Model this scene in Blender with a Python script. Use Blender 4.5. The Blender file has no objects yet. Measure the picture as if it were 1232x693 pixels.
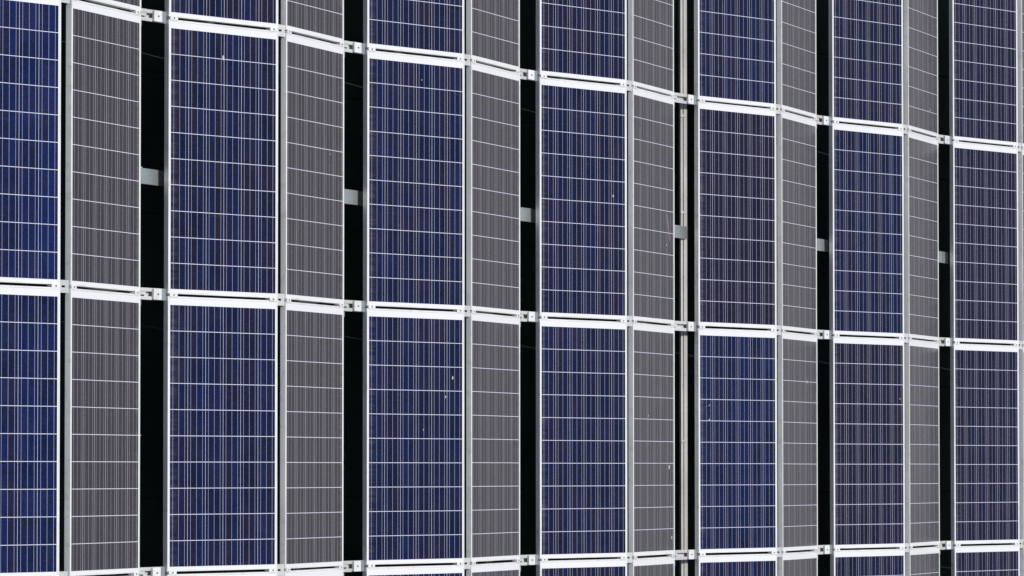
import bpy, bmesh, math, random
from mathutils import Vector, Matrix

S = bpy.context.scene
C = S.collection

# ------------------------------------------------------------------ camera
CAM = Vector((-23.26905, -1.06362, 15.26062))
R_ = ((0.48452, -0.00019, 0.87478), (-0.03466, 0.99921, 0.01941), (-0.87409, -0.03972, 0.48413))
cd = bpy.data.cameras.new('camera')
cam = bpy.data.objects.new('camera', cd)
C.objects.link(cam)
cd.sensor_fit = 'HORIZONTAL'
cd.sensor_width = 36.0
cd.lens = 36.0 * 5544.93 / 1232.0
cd.clip_start = 0.1
cd.clip_end = 2000
cam.matrix_world = Matrix.Translation(CAM) @ Matrix(R_).transposed().to_4x4()
S.camera = cam

# ------------------------------------------------------------------ light
sun_dir = Vector((-0.10, 0.36, 0.90)).normalized()      # towards the sun
el = math.asin(sun_dir.z)
az = math.atan2(sun_dir.x, sun_dir.y)
W = bpy.data.worlds.new('World')
S.world = W
W.use_nodes = True
nt = W.node_tree
sky = nt.nodes.new('ShaderNodeTexSky')
sky.sky_type = 'NISHITA'
sky.sun_disc = False
sky.sun_elevation = el
sky.sun_rotation = az
sky.altitude = 200
sky.air_density = 1.0
sky.dust_density = 2.0
sky.ozone_density = 1.0
bg = nt.nodes['Background']
bg.inputs['Strength'].default_value = 0.10
# a pale band of summer haze and thin cloud low in the sky, broken up by noise
tcw = nt.nodes.new('ShaderNodeTexCoord')
spw = nt.nodes.new('ShaderNodeSeparateXYZ')
nt.links.new(tcw.outputs['Generated'], spw.inputs[0])
cn = nt.nodes.new('ShaderNodeTexNoise')
cn.inputs['Scale'].default_value = 2.2
cn.inputs['Detail'].default_value = 6
mpw = nt.nodes.new('ShaderNodeMapping')
mpw.inputs['Scale'].default_value = (1, 1, 3)
nt.links.new(tcw.outputs['Generated'], mpw.inputs['Vector'])
nt.links.new(mpw.outputs[0], cn.inputs['Vector'])
ad = nt.nodes.new('ShaderNodeMath'); ad.operation = 'MULTIPLY_ADD'
nt.links.new(cn.outputs[0], ad.inputs[0]); ad.inputs[1].default_value = -0.30
nt.links.new(spw.outputs[2], ad.inputs[2])
mrw = nt.nodes.new('ShaderNodeMapRange'); mrw.interpolation_type = 'SMOOTHSTEP'
nt.links.new(ad.outputs[0], mrw.inputs[0])
for i_, v_ in enumerate((0.08, 0.42, 1.0, 0.0)):
    mrw.inputs[i_ + 1].default_value = v_
mxw = nt.nodes.new('ShaderNodeMix'); mxw.data_type = 'RGBA'
nt.links.new(mrw.outputs[0], mxw.inputs[0])
nt.links.new(sky.outputs[0], mxw.inputs[6])
mxw.inputs[7].default_value = (4.4, 4.40, 4.36, 1)
nt.links.new(mxw.outputs[2], bg.inputs[0])
sl = bpy.data.lights.new('sun', 'SUN')
sl.energy = 3.6
sl.angle = math.radians(0.5)
sl.color = (1.0, 0.965, 0.92)
so = bpy.data.objects.new('sun', sl)
so.rotation_euler = sun_dir.to_track_quat('Z', 'Y').to_euler()
so.location = (5, 10, 20)
C.objects.link(so)
S.view_settings.view_transform = 'Standard'
S.view_settings.look = 'None'
S.view_settings.exposure = 0.0
S.view_settings.gamma = 1.0

# ------------------------------------------------------------------ array layout (metres)
TILT = 0.17114
PW = 0.992                      # module width (across the slope)
PITCH = 1.675                   # joint to joint along the rows
JG = 0.016                      # open joint between two modules
PL = PITCH - JG                 # module length
FT = 0.036                      # frame thickness
FL = 0.011                      # frame lip
ct, st = math.cos(TILT), math.sin(TILT)
RIDGE_GAP = 0.0942
VALLEY_GAP = 0.2962
PERIOD = 2 * PW * ct + RIDGE_GAP + VALLEY_GAP
DX = [-0.00288, 0.00778, 0.00313, -0.00803, -0.00383, -0.0025, 0.00633]
HR = PW * st                    # ridge height above the low edges
ROOF_Z = -0.40
def xlow(k):                    # x of the low (left) edge of the left-facing module k
    k2 = max(-1, min(5, k))
    return k * PERIOD + (0.0921 if k >= 3 else 0) + DX[k2 + 1]

# ------------------------------------------------------------------ node helpers
def mat(name):
    m = bpy.data.materials.new(name)
    m.use_nodes = True
    t = m.node_tree
    return m, t, t.nodes['Principled BSDF']
def N(t, typ, **kw):
    n = t.nodes.new(typ)
    for k, v in kw.items():
        setattr(n, k, v)
    return n
def M_(t, op, a, b=None, c=None):
    n = t.nodes.new('ShaderNodeMath')
    n.operation = op
    for i, v in enumerate((a, b, c)):
        if v is None:
            continue
        if isinstance(v, (int, float)):
            n.inputs[i].default_value = v
        else:
            t.links.new(v, n.inputs[i])
    return n.outputs[0]
def MIX(t, f, a, b, blend='MIX'):
    n = t.nodes.new('ShaderNodeMix')
    n.data_type = 'RGBA'
    n.blend_type = blend
    for sock, v in ((n.inputs[0], f), (n.inputs[6], a), (n.inputs[7], b)):
        if isinstance(v, (int, float)):
            sock.default_value = v
        elif isinstance(v, tuple):
            sock.default_value = (*v, 1)
        else:
            t.links.new(v, sock)
    return n.outputs[2]
def SM(t, v, a, b, c=0.0, d=1.0, kind='SMOOTHSTEP'):
    n = t.nodes.new('ShaderNodeMapRange')
    n.interpolation_type = kind
    t.links.new(v, n.inputs[0])
    for i, x in enumerate((a, b, c, d)):
        n.inputs[i + 1].default_value = x
    return n.outputs[0]

# ------------------------------------------------------------------ materials
def metal_mat(name, col, rough, metallic, var=0.12, grime=0.25, scale=18):
    m, t, p = mat(name)
    tc = N(t, 'ShaderNodeTexCoord')
    oi = N(t, 'ShaderNodeObjectInfo')
    add = N(t, 'ShaderNodeVectorMath', operation='ADD')
    t.links.new(tc.outputs['Object'], add.inputs[0])
    rr = M_(t, 'MULTIPLY', oi.outputs['Random'], 37.0)
    t.links.new(rr, add.inputs[1])
    n1 = N(t, 'ShaderNodeTexNoise')
    n1.inputs['Scale'].default_value = scale
    n1.inputs['Detail'].default_value = 5
    t.links.new(add.outputs[0], n1.inputs['Vector'])
    n2 = N(t, 'ShaderNodeTexNoise')
    n2.inputs['Scale'].default_value = 2.3
    n2.inputs['Detail'].default_value = 6
    t.links.new(add.outputs[0], n2.inputs['Vector'])
    g = SM(t, n1.outputs[0], 0.5, 0.75, 0, grime)
    dark = tuple(c * 0.45 * f for c, f in zip(col, (1.0, .96, .88)))
    c = MIX(t, g, col, dark)
    f2 = SM(t, n2.outputs[0], 0.3, 0.7, 1 - var, 1.0)
    mul = MIX(t, 1.0, c, (1, 1, 1), 'MULTIPLY')
    comb = N(t, 'ShaderNodeCombineColor')
    for i in range(3):
        t.links.new(f2, comb.inputs[i])
    mulnode = mul.node
    t.links.new(comb.outputs[0], mulnode.inputs[7])
    t.links.new(mul, p.inputs['Base Color'])
    p.inputs['Metallic'].default_value = metallic
    r2 = SM(t, n1.outputs[0], 0.3, 0.7, rough - .06, rough + .1)
    t.links.new(r2, p.inputs['Roughness'])
    return m
MAT_FRAME = metal_mat('anodised_aluminium_frame', (0.74, 0.75, 0.74), 0.5, 0.1, .14, .32)
MAT_RAIL = metal_mat('mill_aluminium', (0.70, 0.70, 0.68), 0.45, 0.35, .16, .35, 40)
MAT_ZINC = metal_mat('zinc_plated_steel', (0.56, 0.61, 0.60), 0.34, 0.7, .2, .3, 30)
MAT_DARKSTEEL = metal_mat('dark_painted_steel', (0.035, 0.038, 0.038), 0.6, 0.0)
MAT_BOLT = metal_mat('stainless_bolt', (0.22, 0.22, 0.22), 0.4, 0.8)
MAT_PLASTIC = metal_mat('black_plastic', (0.02, 0.02, 0.02), 0.5, 0.0)
MAT_TIE = metal_mat('weathered_white_plastic', (0.6, 0.6, 0.57), 0.5, 0.0)
MAT_TRAY = metal_mat('galvanised_tray', (0.58, 0.58, 0.55), 0.5, 0.3, .2, .4, 25)
MAT_DROP = metal_mat('dried_droppings', (0.52, 0.52, 0.49), 0.8, 0.0, .3, .6, 150)

def cell_mat():
    m, t, p = mat('polycrystalline_cells_under_glass')
    tc = N(t, 'ShaderNodeTexCoord')
    oi = N(t, 'ShaderNodeObjectInfo')
    sep = N(t, 'ShaderNodeSeparateXYZ')
    t.links.new(tc.outputs['Object'], sep.inputs[0])
    X, Y = sep.outputs[0], sep.outputs[1]
    rnd = oi.outputs['Random']
    mx = (PW - 0.9528) / 2
    y0 = 0.027
    px_, py_ = 0.9528 / 6, (PL - 0.027 - 0.051) / 10
    u = M_(t, 'DIVIDE', M_(t, 'SUBTRACT', X, mx), px_)
    v = M_(t, 'DIVIDE', M_(t, 'SUBTRACT', Y, y0), py_)
    cu, cv = M_(t, 'FLOOR', u), M_(t, 'FLOOR', v)
    fu, fv = M_(t, 'FRACT', u), M_(t, 'FRACT', v)
    def inside(a, hw):          # 1 within hw of the centre of the unit cell
        return M_(t, 'LESS_THAN', M_(t, 'ABSOLUTE', M_(t, 'SUBTRACT', a, 0.5)), hw)
    in_cell = M_(t, 'MULTIPLY', inside(fu, 0.5 - 0.0011 / px_), inside(fv, 0.5 - 0.0017 / py_))
    in_area = M_(t, 'MULTIPLY',
                 M_(t, 'MULTIPLY', M_(t, 'GREATER_THAN', u, 0), M_(t, 'LESS_THAN', u, 6)),
                 M_(t, 'MULTIPLY', M_(t, 'GREATER_THAN', v, 0), M_(t, 'LESS_THAN', v, 10)))
    cell = M_(t, 'MULTIPLY', in_cell, in_area)
    # three busbars per cell, at 1/6, 1/2, 5/6
    fb = M_(t, 'FRACT', M_(t, 'MULTIPLY', u, 3.0))
    bus = M_(t, 'LESS_THAN', M_(t, 'ABSOLUTE', M_(t, 'SUBTRACT', fb, 0.5)), 0.00112 / px_ * 3)
    bus = M_(t, 'MULTIPLY', bus, in_area)
    # per cell random
    cv3 = N(t, 'ShaderNodeCombineXYZ')
    t.links.new(cu, cv3.inputs[0]); t.links.new(cv, cv3.inputs[1])
    t.links.new(M_(t, 'MULTIPLY', rnd, 91.7), cv3.inputs[2])
    wn = N(t, 'ShaderNodeTexWhiteNoise', noise_dimensions='3D')
    t.links.new(cv3.outputs[0], wn.inputs['Vector'])
    # random by the strip between busbars, continuing over cells
    sv = N(t, 'ShaderNodeCombineXYZ')
    t.links.new(M_(t, 'FLOOR', M_(t, 'ADD', M_(t, 'MULTIPLY', u, 3.0), .5)), sv.inputs[0])
    t.links.new(cu, sv.inputs[1])
    t.links.new(M_(t, 'MULTIPLY', rnd, 51.3), sv.inputs[2])
    wn2 = N(t, 'ShaderNodeTexWhiteNoise', noise_dimensions='3D')
    t.links.new(sv.outputs[0], wn2.inputs['Vector'])
    # crystal grains
    off = N(t, 'ShaderNodeCombineXYZ')
    t.links.new(M_(t, 'ADD', M_(t, 'MULTIPLY', wn.outputs[0], 7.0), M_(t, 'MULTIPLY', rnd, 13.0)), off.inputs[2])
    av = N(t, 'ShaderNodeVectorMath', operation='ADD')
    t.links.new(tc.outputs['Object'], av.inputs[0]); t.links.new(off.outputs[0], av.inputs[1])
    vor = N(t, 'ShaderNodeTexVoronoi')
    vor.inputs['Scale'].default_value = 75
    t.links.new(av.outputs[0], vor.inputs['Vector'])
    sc = N(t, 'ShaderNodeSeparateColor')
    t.links.new(vor.outputs['Color'], sc.inputs[0])
    # vertical streaks of tint
    mp = N(t, 'ShaderNodeMapping')
    mp.inputs['Scale'].default_value = (26, 1.6, 1)
    t.links.new(av.outputs[0], mp.inputs['Vector'])
    st_ = N(t, 'ShaderNodeTexNoise')
    st_.inputs['Scale'].default_value = 1.0
    st_.inputs['Detail'].default_value = 3
    t.links.new(mp.outputs[0], st_.inputs['Vector'])
    tint = M_(t, 'ADD', M_(t, 'MULTIPLY', wn2.outputs[0], 0.40),
              M_(t, 'ADD', M_(t, 'MULTIPLY', wn.outputs[0], 0.28),
                 M_(t, 'ADD', M_(t, 'MULTIPLY', st_.outputs[0], 0.75), M_(t, 'MULTIPLY', rnd, 0.25))))
    # left-facing modules: own batch tint; right-facing: grazing-angle colour shift painted in; red = towards brown, green = towards vivid blue
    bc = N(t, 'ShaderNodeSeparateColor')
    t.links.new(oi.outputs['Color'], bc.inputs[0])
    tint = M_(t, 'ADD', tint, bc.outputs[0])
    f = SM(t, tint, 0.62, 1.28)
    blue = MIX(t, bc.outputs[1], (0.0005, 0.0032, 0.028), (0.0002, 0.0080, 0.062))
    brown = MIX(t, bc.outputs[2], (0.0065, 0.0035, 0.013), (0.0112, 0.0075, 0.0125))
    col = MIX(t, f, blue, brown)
    br = M_(t, 'ADD', M_(t, 'ADD', 0.20, M_(t, 'MULTIPLY', wn.outputs[0], 0.75)), M_(t, 'MULTIPLY', sc.outputs[0], 1.0))
    brc = N(t, 'ShaderNodeCombineColor')
    for i in range(3):
        t.links.new(br, brc.inputs[i])
    mul = MIX(t, 1.0, col, (1, 1, 1), 'MULTIPLY')
    t.links.new(brc.outputs[0], mul.node.inputs[7])
    sheet = MIX(t, in_area, (0.70, 0.71, 0.72), (0.66, 0.68, 0.80))
    back = MIX(t, cell, sheet, mul)                 # white back sheet, light scattered by blue cells painted in as lavender gaps
    withbus = MIX(t, bus, back, (0.38, 0.40, 0.54))
    # thin dust film, thicker towards the lower edges and in faint runs
    d1 = N(t, 'ShaderNodeTexNoise')
    d1.inputs['Scale'].default_value = 3.0
    d1.inputs['Detail'].default_value = 7
    d1.inputs['Roughness'].default_value = 0.65
    t.links.new(av.outputs[0], d1.inputs['Vector'])
    dust = SM(t, d1.outputs[0], 0.35, 0.75, 0.002, 0.015)
    # rain leaves a dirt line along the lower edge (x = 0 or x = PW, by the way the module is tilted) and short runs above it
    dist = M_(t, 'ADD', M_(t, 'MULTIPLY', X, M_(t, 'SUBTRACT', 1.0, M_(t, 'GREATER_THAN', bc.outputs[2], .5))),
              M_(t, 'MULTIPLY', M_(t, 'SUBTRACT', PW, X), M_(t, 'GREATER_THAN', bc.outputs[2], .5)))
    mp2 = N(t, 'ShaderNodeMapping')
    mp2.inputs['Scale'].default_value = (3, 40, 1)
    t.links.new(av.outputs[0], mp2.inputs['Vector'])
    n3 = N(t, 'ShaderNodeTexNoise')
    n3.inputs['Scale'].default_value = 1.0
    n3.inputs['Detail'].default_value = 4
    t.links.new(mp2.outputs[0], n3.inputs['Vector'])
    edge = M_(t, 'MULTIPLY', SM(t, dist, 0.012, 0.11, 1.0, 0.0), SM(t, n3.outputs[0], 0.35, 0.72, 0.01, 0.12))
    runs = M_(t, 'MULTIPLY', SM(t, n3.outputs[0], 0.60, 0.80, 0.0, 0.03), SM(t, d1.outputs[0], 0.45, 0.6))
    dust = M_(t, 'ADD', dust, M_(t, 'ADD', edge, runs))
    fin = MIX(t, dust, withbus, (0.42, 0.38, 0.34))
    t.links.new(fin, p.inputs['Base Color'])
    p.inputs['Roughness'].default_value = 0.6
    p.inputs['Specular IOR Level'].default_value = 0.0
    p.inputs['Coat Weight'].default_value = 1.0
    p.inputs['Coat IOR'].default_value = 1.5
    t.links.new(SM(t, d1.outputs[0], 0.3, 0.7, 0.10, 0.20), p.inputs['Coat Roughness'])
    nb = N(t, 'ShaderNodeTexNoise')
    nb.inputs['Scale'].default_value = 2.0
    nb.inputs['Detail'].default_value = 2
    t.links.new(av.outputs[0], nb.inputs['Vector'])
    bmp = N(t, 'ShaderNodeBump')
    bmp.inputs['Strength'].default_value = 0.25
    bmp.inputs['Distance'].default_value = 0.004
    t.links.new(nb.outputs[0], bmp.inputs['Height'])
    t.links.new(bmp.outputs[0], p.inputs['Coat Normal'])
    return m
MAT_CELL = cell_mat()

def roof_mat():
    m, t, p = mat('dark_roof_membrane')
    tc = N(t, 'ShaderNodeTexCoord')
    n = N(t, 'ShaderNodeTexNoise')
    n.inputs['Scale'].default_value = 1.4
    n.inputs['Detail'].default_value = 8
    t.links.new(tc.outputs['Object'], n.inputs['Vector'])
    c = MIX(t, SM(t, n.outputs[0], 0.3, 0.7), (0.020, 0.042, 0.039), (0.040, 0.070, 0.064))
    t.links.new(c, p.inputs['Base Color'])
    p.inputs['Roughness'].default_value = 0.85
    p.inputs['Specular IOR Level'].default_value = 0.2
    return m
MAT_ROOF = roof_mat()

# ------------------------------------------------------------------ mesh helpers
def box(bm, x0, x1, y0, y1, z0, z1, bev=0.0):
    v = [bm.verts.new((x, y, z)) for x in (x0, x1) for y in (y0, y1) for z in (z0, z1)]
    fs = [(0, 1, 3, 2), (4, 6, 7, 5), (0, 4, 5, 1), (2, 3, 7, 6), (0, 2, 6, 4), (1, 5, 7, 3)]
    faces = [bm.faces.new([v[i] for i in f]) for f in fs]
    if bev:
        es = list({e for f in faces for e in f.edges})
        bmesh.ops.bevel(bm, geom=es, offset=bev, segments=1, affect='EDGES', profile=0.5)
def prism(bm, pts, y0, y1):
    """closed outline in x,z swept along y"""
    a = [bm.verts.new((x, y0, z)) for x, z in pts]
    b = [bm.verts.new((x, y1, z)) for x, z in pts]
    n = len(pts)
    bm.faces.new(a); bm.faces.new(b[::-1])
    for i in range(n):
        bm.faces.new((a[i], b[i], b[(i + 1) % n], a[(i + 1) % n]))
def cyl(bm, x, y, z0, z1, r, n=12):
    a = [bm.verts.new((x + r * math.cos(i * math.tau / n), y + r * math.sin(i * math.tau / n), z0)) for i in range(n)]
    b = [bm.verts.new((v.co.x, v.co.y, z1)) for v in a]
    bm.faces.new(a[::-1]); bm.faces.new(b)
    for i in range(n):
        bm.faces.new((a[i], a[(i + 1) % n], b[(i + 1) % n], b[i]))
def mesh(name, bm, m):
    bmesh.ops.recalc_face_normals(bm, faces=bm.faces)
    me = bpy.data.meshes.new(name)
    bm.to_mesh(me); bm.free()
    me.materials.append(m)
    return me
def obj(name, me, parent=None, loc=(0, 0, 0), rot=(0, 0, 0)):
    o = bpy.data.objects.new(name, me)
    C.objects.link(o)
    o.location = loc
    o.rotation_euler = rot
    o.parent = parent
    return o
def thing(name, label, cat, loc=(0, 0, 0), rot=(0, 0, 0), group=None):
    o = bpy.data.objects.new(name, None)
    C.objects.link(o)
    o.empty_display_size = 0.2
    o.location = loc
    o.rotation_euler = rot
    o['label'] = label
    o['category'] = cat
    if group:
        o['group'] = group
    return o

# ------------------------------------------------------------------ roof
bm = bmesh.new()
SEAM0, SEAM = -1.243, 0.8757
sheets = 26
prev = None
for i in range(-sheets, sheets):
    y0 = SEAM0 + i * SEAM
    y1 = y0 + SEAM
    # every membrane sheet laps over the next one with a welded, raised edge
    prof = [(y0, ROOF_Z + 0.002), (y0 + 0.006, ROOF_Z - 0.005), (y0 + 0.018, ROOF_Z - 0.005), (y0 + 0.021, ROOF_Z), (y1, ROOF_Z + 0.002)]
    for j in range(len(prof) - 1):
        q = [bm.verts.new((x, *p)) for x, p in ((-30, prof[j]), (45, prof[j]), (45, prof[j + 1]), (-30, prof[j + 1]))]
        bm.faces.new(q)
bmesh.ops.remove_doubles(bm, verts=bm.verts, dist=1e-5)
ro = obj('roof', mesh('roof', bm, MAT_ROOF))
ro['kind'] = 'structure'
bm = bmesh.new()
box(bm, -400, 400, -400, 400, ROOF_Z - 6.2, ROOF_Z - 6.0)
m, t, p = mat('ground_asphalt')
tc = N(t, 'ShaderNodeTexCoord'); n = N(t, 'ShaderNodeTexNoise')
n.inputs['Scale'].default_value = 0.6; n.inputs['Detail'].default_value = 8
t.links.new(tc.outputs['Object'], n.inputs['Vector'])
t.links.new(MIX(t, n.outputs[0], (0.035, 0.035, 0.034), (0.07, 0.068, 0.064)), p.inputs['Base Color'])
p.inputs['Roughness'].default_value = 0.9
gr = obj('ground', mesh('ground', bm, m))
gr['kind'] = 'structure'

# ------------------------------------------------------------------ solar module
def frame_mesh():
    bm = bmesh.new()
    prof = [(0, -FT), (0, -0.0008), (0.0008, 0), (FL - 0.0006, 0), (FL, -0.0006), (FL, -0.0075), (0.0022, -0.0075), (0.0022, -FT + .0018), (0.026, -FT + .0018), (0.026, -FT)]
    rings = []
    for cx, cy, sx, sy in ((0, 0, 1, 1), (PW, 0, -1, 1), (PW, PL, -1, -1), (0, PL, 1, -1)):
        rings.append([bm.verts.new((cx + sx * d, cy + sy * d, z)) for d, z in prof])
    for i in range(4):
        a, b = rings[i], rings[(i + 1) % 4]
        for j in range(len(prof)):
            k = (j + 1) % len(prof)
            bm.faces.new((a[j], b[j], b[k], a[k]))
    return mesh('module_frame', bm, MAT_FRAME)
def lam_mesh():
    bm = bmesh.new()
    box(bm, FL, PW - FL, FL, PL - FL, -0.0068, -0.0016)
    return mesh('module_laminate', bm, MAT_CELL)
ME_FRAME, ME_LAM = frame_mesh(), lam_mesh()
bm = bmesh.new(); box(bm, 0, .11, 0, .10, -.026, -.0075, .003)
ME_JB = mesh('junction_box', bm, MAT_PLASTIC)

ORD = ['leftmost', 'second', 'third', 'fourth', 'fifth', 'sixth', 'rightmost']
ROWN = {2: 'topmost row, cropped by the upper picture edge', 1: 'upper of the two full rows',
        0: 'lower of the two full rows', -1: 'bottom row, cropped by the lower picture edge'}
LBL = {
    (0, 1, 'b'): 'blue solar panel with one white dropping near its top, second blue column, upper row',
    (1, 0, 'b'): 'blue solar panel with three small white droppings at upper right, third blue column, lower row',
    (3, 0, 'b'): 'blue solar panel with scratchy white marks at upper left, fifth blue column, lower row',
    (2, 0, 'g'): 'grey shining solar panel with several pale droppings, beside the long cable tray, lower full row',
    (2, 1, 'g'): 'grey shining solar panel with faint curved smear, beside the long cable tray, upper full row',
    (3, 0, 'g'): 'grey shining solar panel with one white speck near its top, fifth grey column, lower row',
}
def place(o, side, k, j):
    y = (j - 1) * PITCH + JG / 2          # row 1 spans y 0..PITCH (middle to top joint)
    if side == 'b':
        o.location = (xlow(k), y, 0)
        o.rotation_euler = (0, -TILT, 0)
    else:
        o.location = (xlow(k) + PW * ct + RIDGE_GAP, y, HR)
        o.rotation_euler = (0, TILT, 0)
proto = thing('solar_panel', 'x', 'solar panel')
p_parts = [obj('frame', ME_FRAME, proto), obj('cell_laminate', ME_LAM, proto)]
first = True
PANELS = {}
rj = random.Random(4)
TINTK = {-1: (0, .6), 0: (.0, .25), 1: (.0, .22), 2: (.05, .08), 3: (.05, .2), 4: (.1, .05), 5: (.25, .0)}
TINT = {(3, 1): (.45, 0), (4, 0): (.32, 0), (3, 0): (0, .28), (5, 2): (.38, 0), (1, 1): (0, .32), (4, 1): (.12, .12), (2, 0): (.03, .15)}
for side in 'bg':
    for i, k in enumerate(range(-1, 6)):
        for j in (2, 1, 0, -1):
            if first:
                o = proto
                parts = p_parts
                first = False
            else:
                o = proto.copy()
                C.objects.link(o)
                parts = []
                for ch in p_parts:
                    c = ch.copy(); C.objects.link(c); c.parent = o
                    parts.append(c)
            # joint j=1 of the photo is y=0: row "1" spans y 0..PITCH
            o.name = 'solar_panel'
            place(o, side, k, j)
            if k == -1:
                o.location.x += -.008 if side == 'b' else .006
            # tiny mounting inaccuracies
            o.location.y += rj.uniform(-.0012, .0012)
            o.location.z += rj.uniform(-.0008, .0008)
            o.rotation_euler.y += rj.uniform(-.0012, .0012)
            o.rotation_euler.z = rj.uniform(-.0005, .0005)
            col = ORD[i]
            w = 'blue' if side == 'b' else 'grey'
            o['label'] = LBL.get((k, j, side)) or f'{"deep blue" if side == "b" else "grey shining"} solar panel, {col} {w} column, {ROWN[j]}'
            o['group'] = 'blue panels tilted to the left' if side == 'b' else 'grey looking panels tilted to the right'
            PANELS[(k, j, side)] = o
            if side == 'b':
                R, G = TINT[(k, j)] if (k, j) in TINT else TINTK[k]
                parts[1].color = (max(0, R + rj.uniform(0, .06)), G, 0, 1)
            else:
                parts[1].color = (.55 - .03 * k + rj.uniform(-.08, .08), 0, .75, 1)  # brown bias paints in the blue lost at a grazing view

# dried droppings stuck to the glass (part of the dirty panel)
def dropping(pan, u, v, r, seed, elong=1.5, n=14):
    rr = random.Random(seed)
    bm = bmesh.new()
    top, bot = [], []
    for i in range(n):
        a = i * math.tau / n
        q = r * rr.uniform(.6, 1.15)
        top.append(bm.verts.new((q * .75 * math.cos(a), q * .75 * elong * math.sin(a), .0012)))
        bot.append(bm.verts.new((q * math.cos(a), q * elong * math.sin(a), 0)))
    bm.faces.new(top)
    for i in range(n):
        bm.faces.new((bot[i], bot[(i + 1) % n], top[(i + 1) % n], top[i]))
    o = obj('dropping', mesh('dropping', bm, MAT_DROP), PANELS[pan], (u, v, -0.00155))
    return o
# (panel, u across in m, v along in m, radius)
DR = [((0, 1, 'b'), .490, 1.458, .011), ((1, 0, 'b'), .872, 1.22, .009), ((1, 0, 'b'), .80, 1.095, .007), ((1, 0, 'b'), .57, .875, .005),
      ((3, 0, 'b'), .135, 1.09, .005), ((3, 0, 'b'), .135, .985, .006), ((2, 0, 'g'), .36, 1.00, .007), ((2, 0, 'g'), .86, .63, .013),
      ((2, 0, 'g'), .92, .12, .011), ((3, 0, 'g'), .70, 1.29, .009), ((2, 1, 'b'), .835, .87, .007), ((2, 1, 'g'), .80, .57, .006),
      ((5, 1, 'b'), .97, .66, .006), ((1, 1, 'b'), .55, 1.5, .004), ((4, 0, 'b'), .93, 1.18, .005), ((4, 2, 'g'), .72, .20, .007), ((0, 1, 'g'), .75, .95, .004)]
for i, (pn, u, v, r) in enumerate(DR):
    dropping(pn, u, v, r, 10 + i)
def smear(pan, pts, w):
    bm = bmesh.new()
    L = []
    for i, (x, y) in enumerate(pts):
        ww = w * (0.4 + math.sin(math.pi * i / (len(pts) - 1)))
        L.append([bm.verts.new((x - ww, y, 0)), bm.verts.new((x, y, .0006)), bm.verts.new((x + ww, y, 0))])
    for a, b in zip(L, L[1:]):
        bm.faces.new((a[0], a[1], b[1], b[0])); bm.faces.new((a[1], a[2], b[2], b[1]))
    obj('smear', mesh('smear', bm, MAT_DROP), PANELS[pan], (0, 0, -0.00155))
smear((2, 1, 'g'), [(.76, .80), (.80, .79), (.83, .74), (.86, .68), (.88, .60)], .0022)
smear((3, 0, 'b'), [(.035, 1.075), (.07, 1.078), (.11, 1.083), (.14, 1.09)], .0018)
smear((0, 1, 'b'), [(.40, 1.585), (.44, 1.578), (.48, 1.573), (.52, 1.575)], .0015)

# ------------------------------------------------------------------ mid clamps, shared meshes
def clamp_mesh():
    bm = bmesh.new()
    box(bm, -0.034, 0.034, -0.013, 0.013, 0.0006, 0.0036, .0006)
    box(bm, -0.033, 0.033, -0.0048, 0.0048, -0.034, 0.0006)
    return mesh('mid_clamp', bm, MAT_FRAME)
def clamp_bolt():
    bm = bmesh.new(); cyl(bm, 0, 0, 0.0036, 0.0066, 0.0055, 6)
    return mesh('clamp_bolt', bm, MAT_BOLT)
ME_CL, ME_CB = clamp_mesh(), clamp_bolt()

JN = {2: 'top', 1: 'middle', 0: 'bottom'}
# ridge bracket: origin at ridge middle, on the joint line, z = 0 -> panel low-edge level
def bracket_plate():
    bm = bmesh.new()
    g = RIDGE_GAP / 2
    z = HR - 0.010
    # slotted plate lying in the gap
    y = 0.037
    box(bm, -g + .002, g - .002, 0.006, y, z - .004, z, .0008)
    box(bm, -g + .002, g - .002, -y, -0.006, z - .004, z, .0008)
    box(bm, -g + .002, -g + .022, -0.006, 0.006, z - .0045, z - .0003)
    box(bm, -g + .055, g - .002, -0.006, 0.006, z - .0045, z - .0003)
    return mesh('ridge_plate', bm, MAT_RAIL)
def ridge_post():
    bm = bmesh.new()
    g = RIDGE_GAP / 2
    # tapering sheet-metal tower down to the roof
    for s in (-1, 1):
        pts = [(s * (g + .06), ROOF_Z + .01), (s * (g + .064), ROOF_Z + .01), (s * (g - .004), HR - .0145), (s * (g - .008), HR - .0145)]
        prism(bm, pts, -0.035, 0.035)
    box(bm, -g - .12, g + .12, -0.05, 0.05, ROOF_Z + .004, ROOF_Z + .0095)
    box(bm, -.10, .10, -.033, .033, ROOF_Z + .20, ROOF_Z + .204)
    return mesh('ridge_post', bm, MAT_DARKSTEEL)
ME_RP, ME_RPO = bracket_plate(), ridge_post()
bm = bmesh.new(); cyl(bm, 0, 0, 0, .004, .006, 6); ME_SB = mesh('small_bolt', bm, MAT_BOLT)

def clamp_loc(side, u):         # bracket-local position of a clamp on panel slope coordinate u
    if side == 'b':
        return (u * ct, 0, u * st), (0, -TILT, 0)
    return (u * ct, 0, -u * st), (0, TILT, 0)

def ridge_bracket(label):
    o = thing('ridge_bracket', label, 'panel bracket')
    obj('slotted_plate', ME_RP, o)
    obj('post', ME_RPO, o)
    for s, u in (('b', PW - .045), ('g', .045)):
        (x, y, z), r = clamp_loc(s, u)
        if s == 'b':
            loc = (-RIDGE_GAP / 2 - PW * ct + x, 0, z)
        else:
            loc = (RIDGE_GAP / 2 + x, 0, HR + z)
        c = obj('mid_clamp', ME_CL, o, loc, r)
        obj('bolt', ME_CB, c)
    return o
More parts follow.
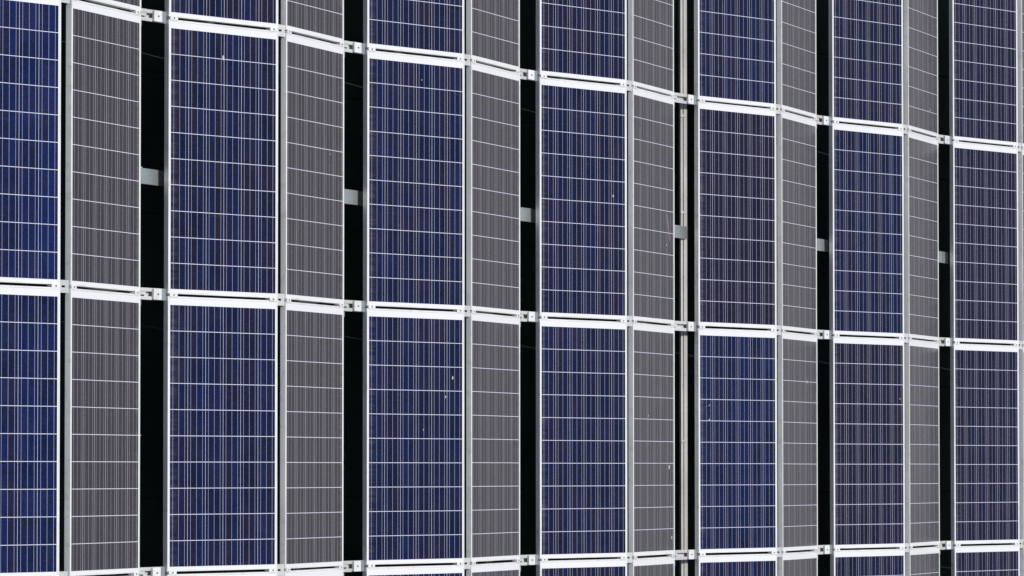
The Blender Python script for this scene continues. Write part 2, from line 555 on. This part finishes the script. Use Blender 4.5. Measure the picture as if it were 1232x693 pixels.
# valley bracket: origin at the low edge of the left-facing module (x of xlow)
def valley_channel(gap):
    bm = bmesh.new()
    z = -0.030
    x0, x1 = -gap - 0.03, 0.05
    y = 0.036
    # hat channel with two raised flanges and a slotted web
    for s in (-1, 1):
        a, b = sorted((s * y, s * (y - .019)))
        box(bm, x0, x1, a, b, z - .004, z, .0008)
        a, b = sorted((s * (y - .019), s * (y - .0215)))
        box(bm, x0, x1, a, b, z - .030, z - .001)
    wy = y - .0215
    for xa, xb in ((x0, -gap + .05), (-gap + .062, -gap + .085), (-gap + .13, x1)):
        box(bm, xa, xb, -wy, wy, z - .030, z - .026)
    # web joining bridge near the lower edge of the right-facing module
    box(bm, -gap - .03, -gap + .045, -wy - .002, wy + .002, z - .012, z - .0045)
    box(bm, -gap + .052, -gap + .115, -.006, wy + .002, z - .012, z - .0045)
    return mesh('base_channel', bm, MAT_RAIL)
def valley_foot(gap):
    bm = bmesh.new()
    box(bm, -gap * .5 - .09, -gap * .5 + .09, -.05, .05, ROOF_Z + .004, ROOF_Z + .012)
    for s in (-1, 1):
        a, b = sorted((s * .0155, s * .0185))
        box(bm, -gap * .5 - .05, -gap * .5 + .05, a, b, ROOF_Z + .012, -.0605)
    return mesh('foot', bm, MAT_DARKSTEEL)
bm = bmesh.new()
box(bm, -.138, -.052, -.0335, .0335, -.016, -.012, .0009)
box(bm, -.136, -.132, -.031, .031, -.0295, -.016)
box(bm, -.058, -.054, -.031, .031, -.0295, -.016)
ME_SQ = mesh('square_plate', bm, MAT_FRAME)
bm = bmesh.new()
box(bm, -.050, -.002, -.034, .034, -.020, -.016, .0006)
ME_TG = mesh('tongue', bm, MAT_ZINC)
bm = bmesh.new()
box(bm, -.012, .012, -.018, .018, -.014, .004, .002)
box(bm, -.004, .004, -.010, .010, .004, .007, .001)
ME_CLIP = mesh('cable_clip', bm, MAT_ZINC)
CH = {}
def valley_bracket(label, gap):
    o = thing('valley_bracket', label, 'panel bracket')
    key = round(gap, 2)
    if key not in CH:
        CH[key] = (valley_channel(gap), valley_foot(gap))
    obj('base_channel', CH[key][0], o)
    obj('foot', CH[key][1], o)
    sq = obj('square_plate', ME_SQ, o)
    obj('bolt', ME_SB, sq, (-.094, 0, -.0118))
    obj('tongue', ME_TG, o)
    for s, u in (('b', .045), ('g', PW - .045)):
        (x, y, z), r = clamp_loc(s, u)
        if s == 'b':
            loc = (x, 0, z)
        else:
            loc = (-gap - PW * ct + x, 0, HR + z)
        c = obj('mid_clamp', ME_CL, o, loc, r)
        obj('bolt', ME_CB, c)
    obj('cable_clip', ME_CLIP, o, (-gap + .016, -.058, -.014))
    return o
for jn in (2, 1, 0):
    y = (jn - 1) * PITCH
    for i, k in enumerate(range(-1, 6)):
        o = ridge_bracket(f'narrow slotted ridge bracket right of the {ORD[i]} blue column, on the {JN[jn]} joint')
        o.location = (xlow(k) + PW * ct + RIDGE_GAP / 2, y, 0)
        o['group'] = 'slotted brackets at the ridges'
    for i, k in enumerate(range(0, 6)):
        gap = xlow(k) - (xlow(k - 1) + 2 * PW * ct + RIDGE_GAP)
        o = valley_bracket(f'bracket with square bolted plate left of the {ORD[i + 1]} blue column, on the {JN[jn]} joint', gap)
        o.location = (xlow(k) + rj.uniform(-.004, .004), y + rj.uniform(-.002, .002), 0)
        o['group'] = 'square plate brackets in the dark valleys'

# ------------------------------------------------------------------ cross straps in the valleys
def strap_mesh(gap):
    bm = bmesh.new()
    pts = [(-gap - .10, -.040), (-gap - .10, -.043)]
    prof = [(-gap - .10, -.054), (-gap + .02, -.054), (-gap + .08, -.056), (-gap + .15, -.060), (-gap + .22, -.067), (-gap + .30, -.078), (-gap + .42, -.10)]
    low = [(x, z - .003) for x, z in prof][::-1]
    prism(bm, prof + low, -.047, .047)
    return mesh('cross_strap', bm, MAT_ZINC)
for i, k in enumerate(range(0, 6)):
    gap = xlow(k) - (xlow(k - 1) + 2 * PW * ct + RIDGE_GAP)
    o = obj('cross_strap', strap_mesh(gap), None, (xlow(k), 0.708 - (.012 if k == 3 else 0.004 if k > 3 else 0), 0))
    o['label'] = f'short grey metal strap bridging the dark gap left of the {ORD[i + 1]} blue column'
    o['category'] = 'metal strap'
    o['group'] = 'straps across the dark gaps'

# ------------------------------------------------------------------ long cable tray in the widened valley
tray = thing('cable_tray', 'long pale metal cable tray running down the wider dark gap', 'cable tray', (7.085, 0, 0))
bm = bmesh.new()
zt = -.10
def ybox(x0, x1, z0, z1, b=.001):
    box(bm, x0, x1, -4.2, 4.6, z0, z1, b)
ybox(-.046, -.012, zt - .004, zt - .001)
ybox(-.004, .046, zt - .001, zt + .004)
ybox(.020, .043, zt - .05, zt - .0015)
ybox(-.030, .0195, zt - .014, zt - .0085)
obj('channel', mesh('tray_channel', bm, MAT_TRAY), tray)
bm = bmesh.new()
box(bm, -.066, -.030, -.012, .012, -.006, .006, .002)
box(bm, -.030, .020, -.005, .005, .0005, .0035, .001)
ME_TC = mesh('tray_clip', bm, MAT_TRAY)
for yy in (.845, -.84, 1.56):
    obj('clip', ME_TC, tray, (0, yy, zt + .005))
bm = bmesh.new()
for yy in (-3.4, -1.2, 1.1, 3.3):
    box(bm, -.03, .03, yy - .03, yy + .03, ROOF_Z + .004, zt - .0505)
obj('support_block', mesh('support_block', bm, MAT_PLASTIC), tray)

# ------------------------------------------------------------------ loose cable ties poking out under the lower edges
def tie(k, yy, ln, label, dark=False):
    bm = bmesh.new()
    pts = [Vector((0, 0, 0)), Vector((ln * .5, .004, .006)), Vector((ln, .012, .004))]
    w = .0022
    prev = None
    for p in pts:
        q = [bm.verts.new(p + Vector(d)) for d in ((0, -w, -w), (0, w, -w), (0, w, w), (0, -w, w))]
        if prev:
            for i in range(4):
                bm.faces.new((prev[i], prev[(i + 1) % 4], q[(i + 1) % 4], q[i]))
        else:
            bm.faces.new(q)
        prev = q
    bm.faces.new(prev)
    x = xlow(k) + 2 * PW * ct + RIDGE_GAP
    o = obj('cable_tie', mesh('cable_tie', bm, MAT_TIE), None, (x - .004, yy, -.03))
    o['label'] = label
    o['category'] = 'cable tie'
    o['group'] = 'cable tie ends below the grey panels'
tie(-1, .745, .06, 'white cable tie end just above the strap in the leftmost dark gap')
tie(-1, -.86, .055, 'white cable tie end in the leftmost dark gap, lower full row')
tie(0, -.84, .04, 'small cable tie end in the second dark gap from left, lower full row')
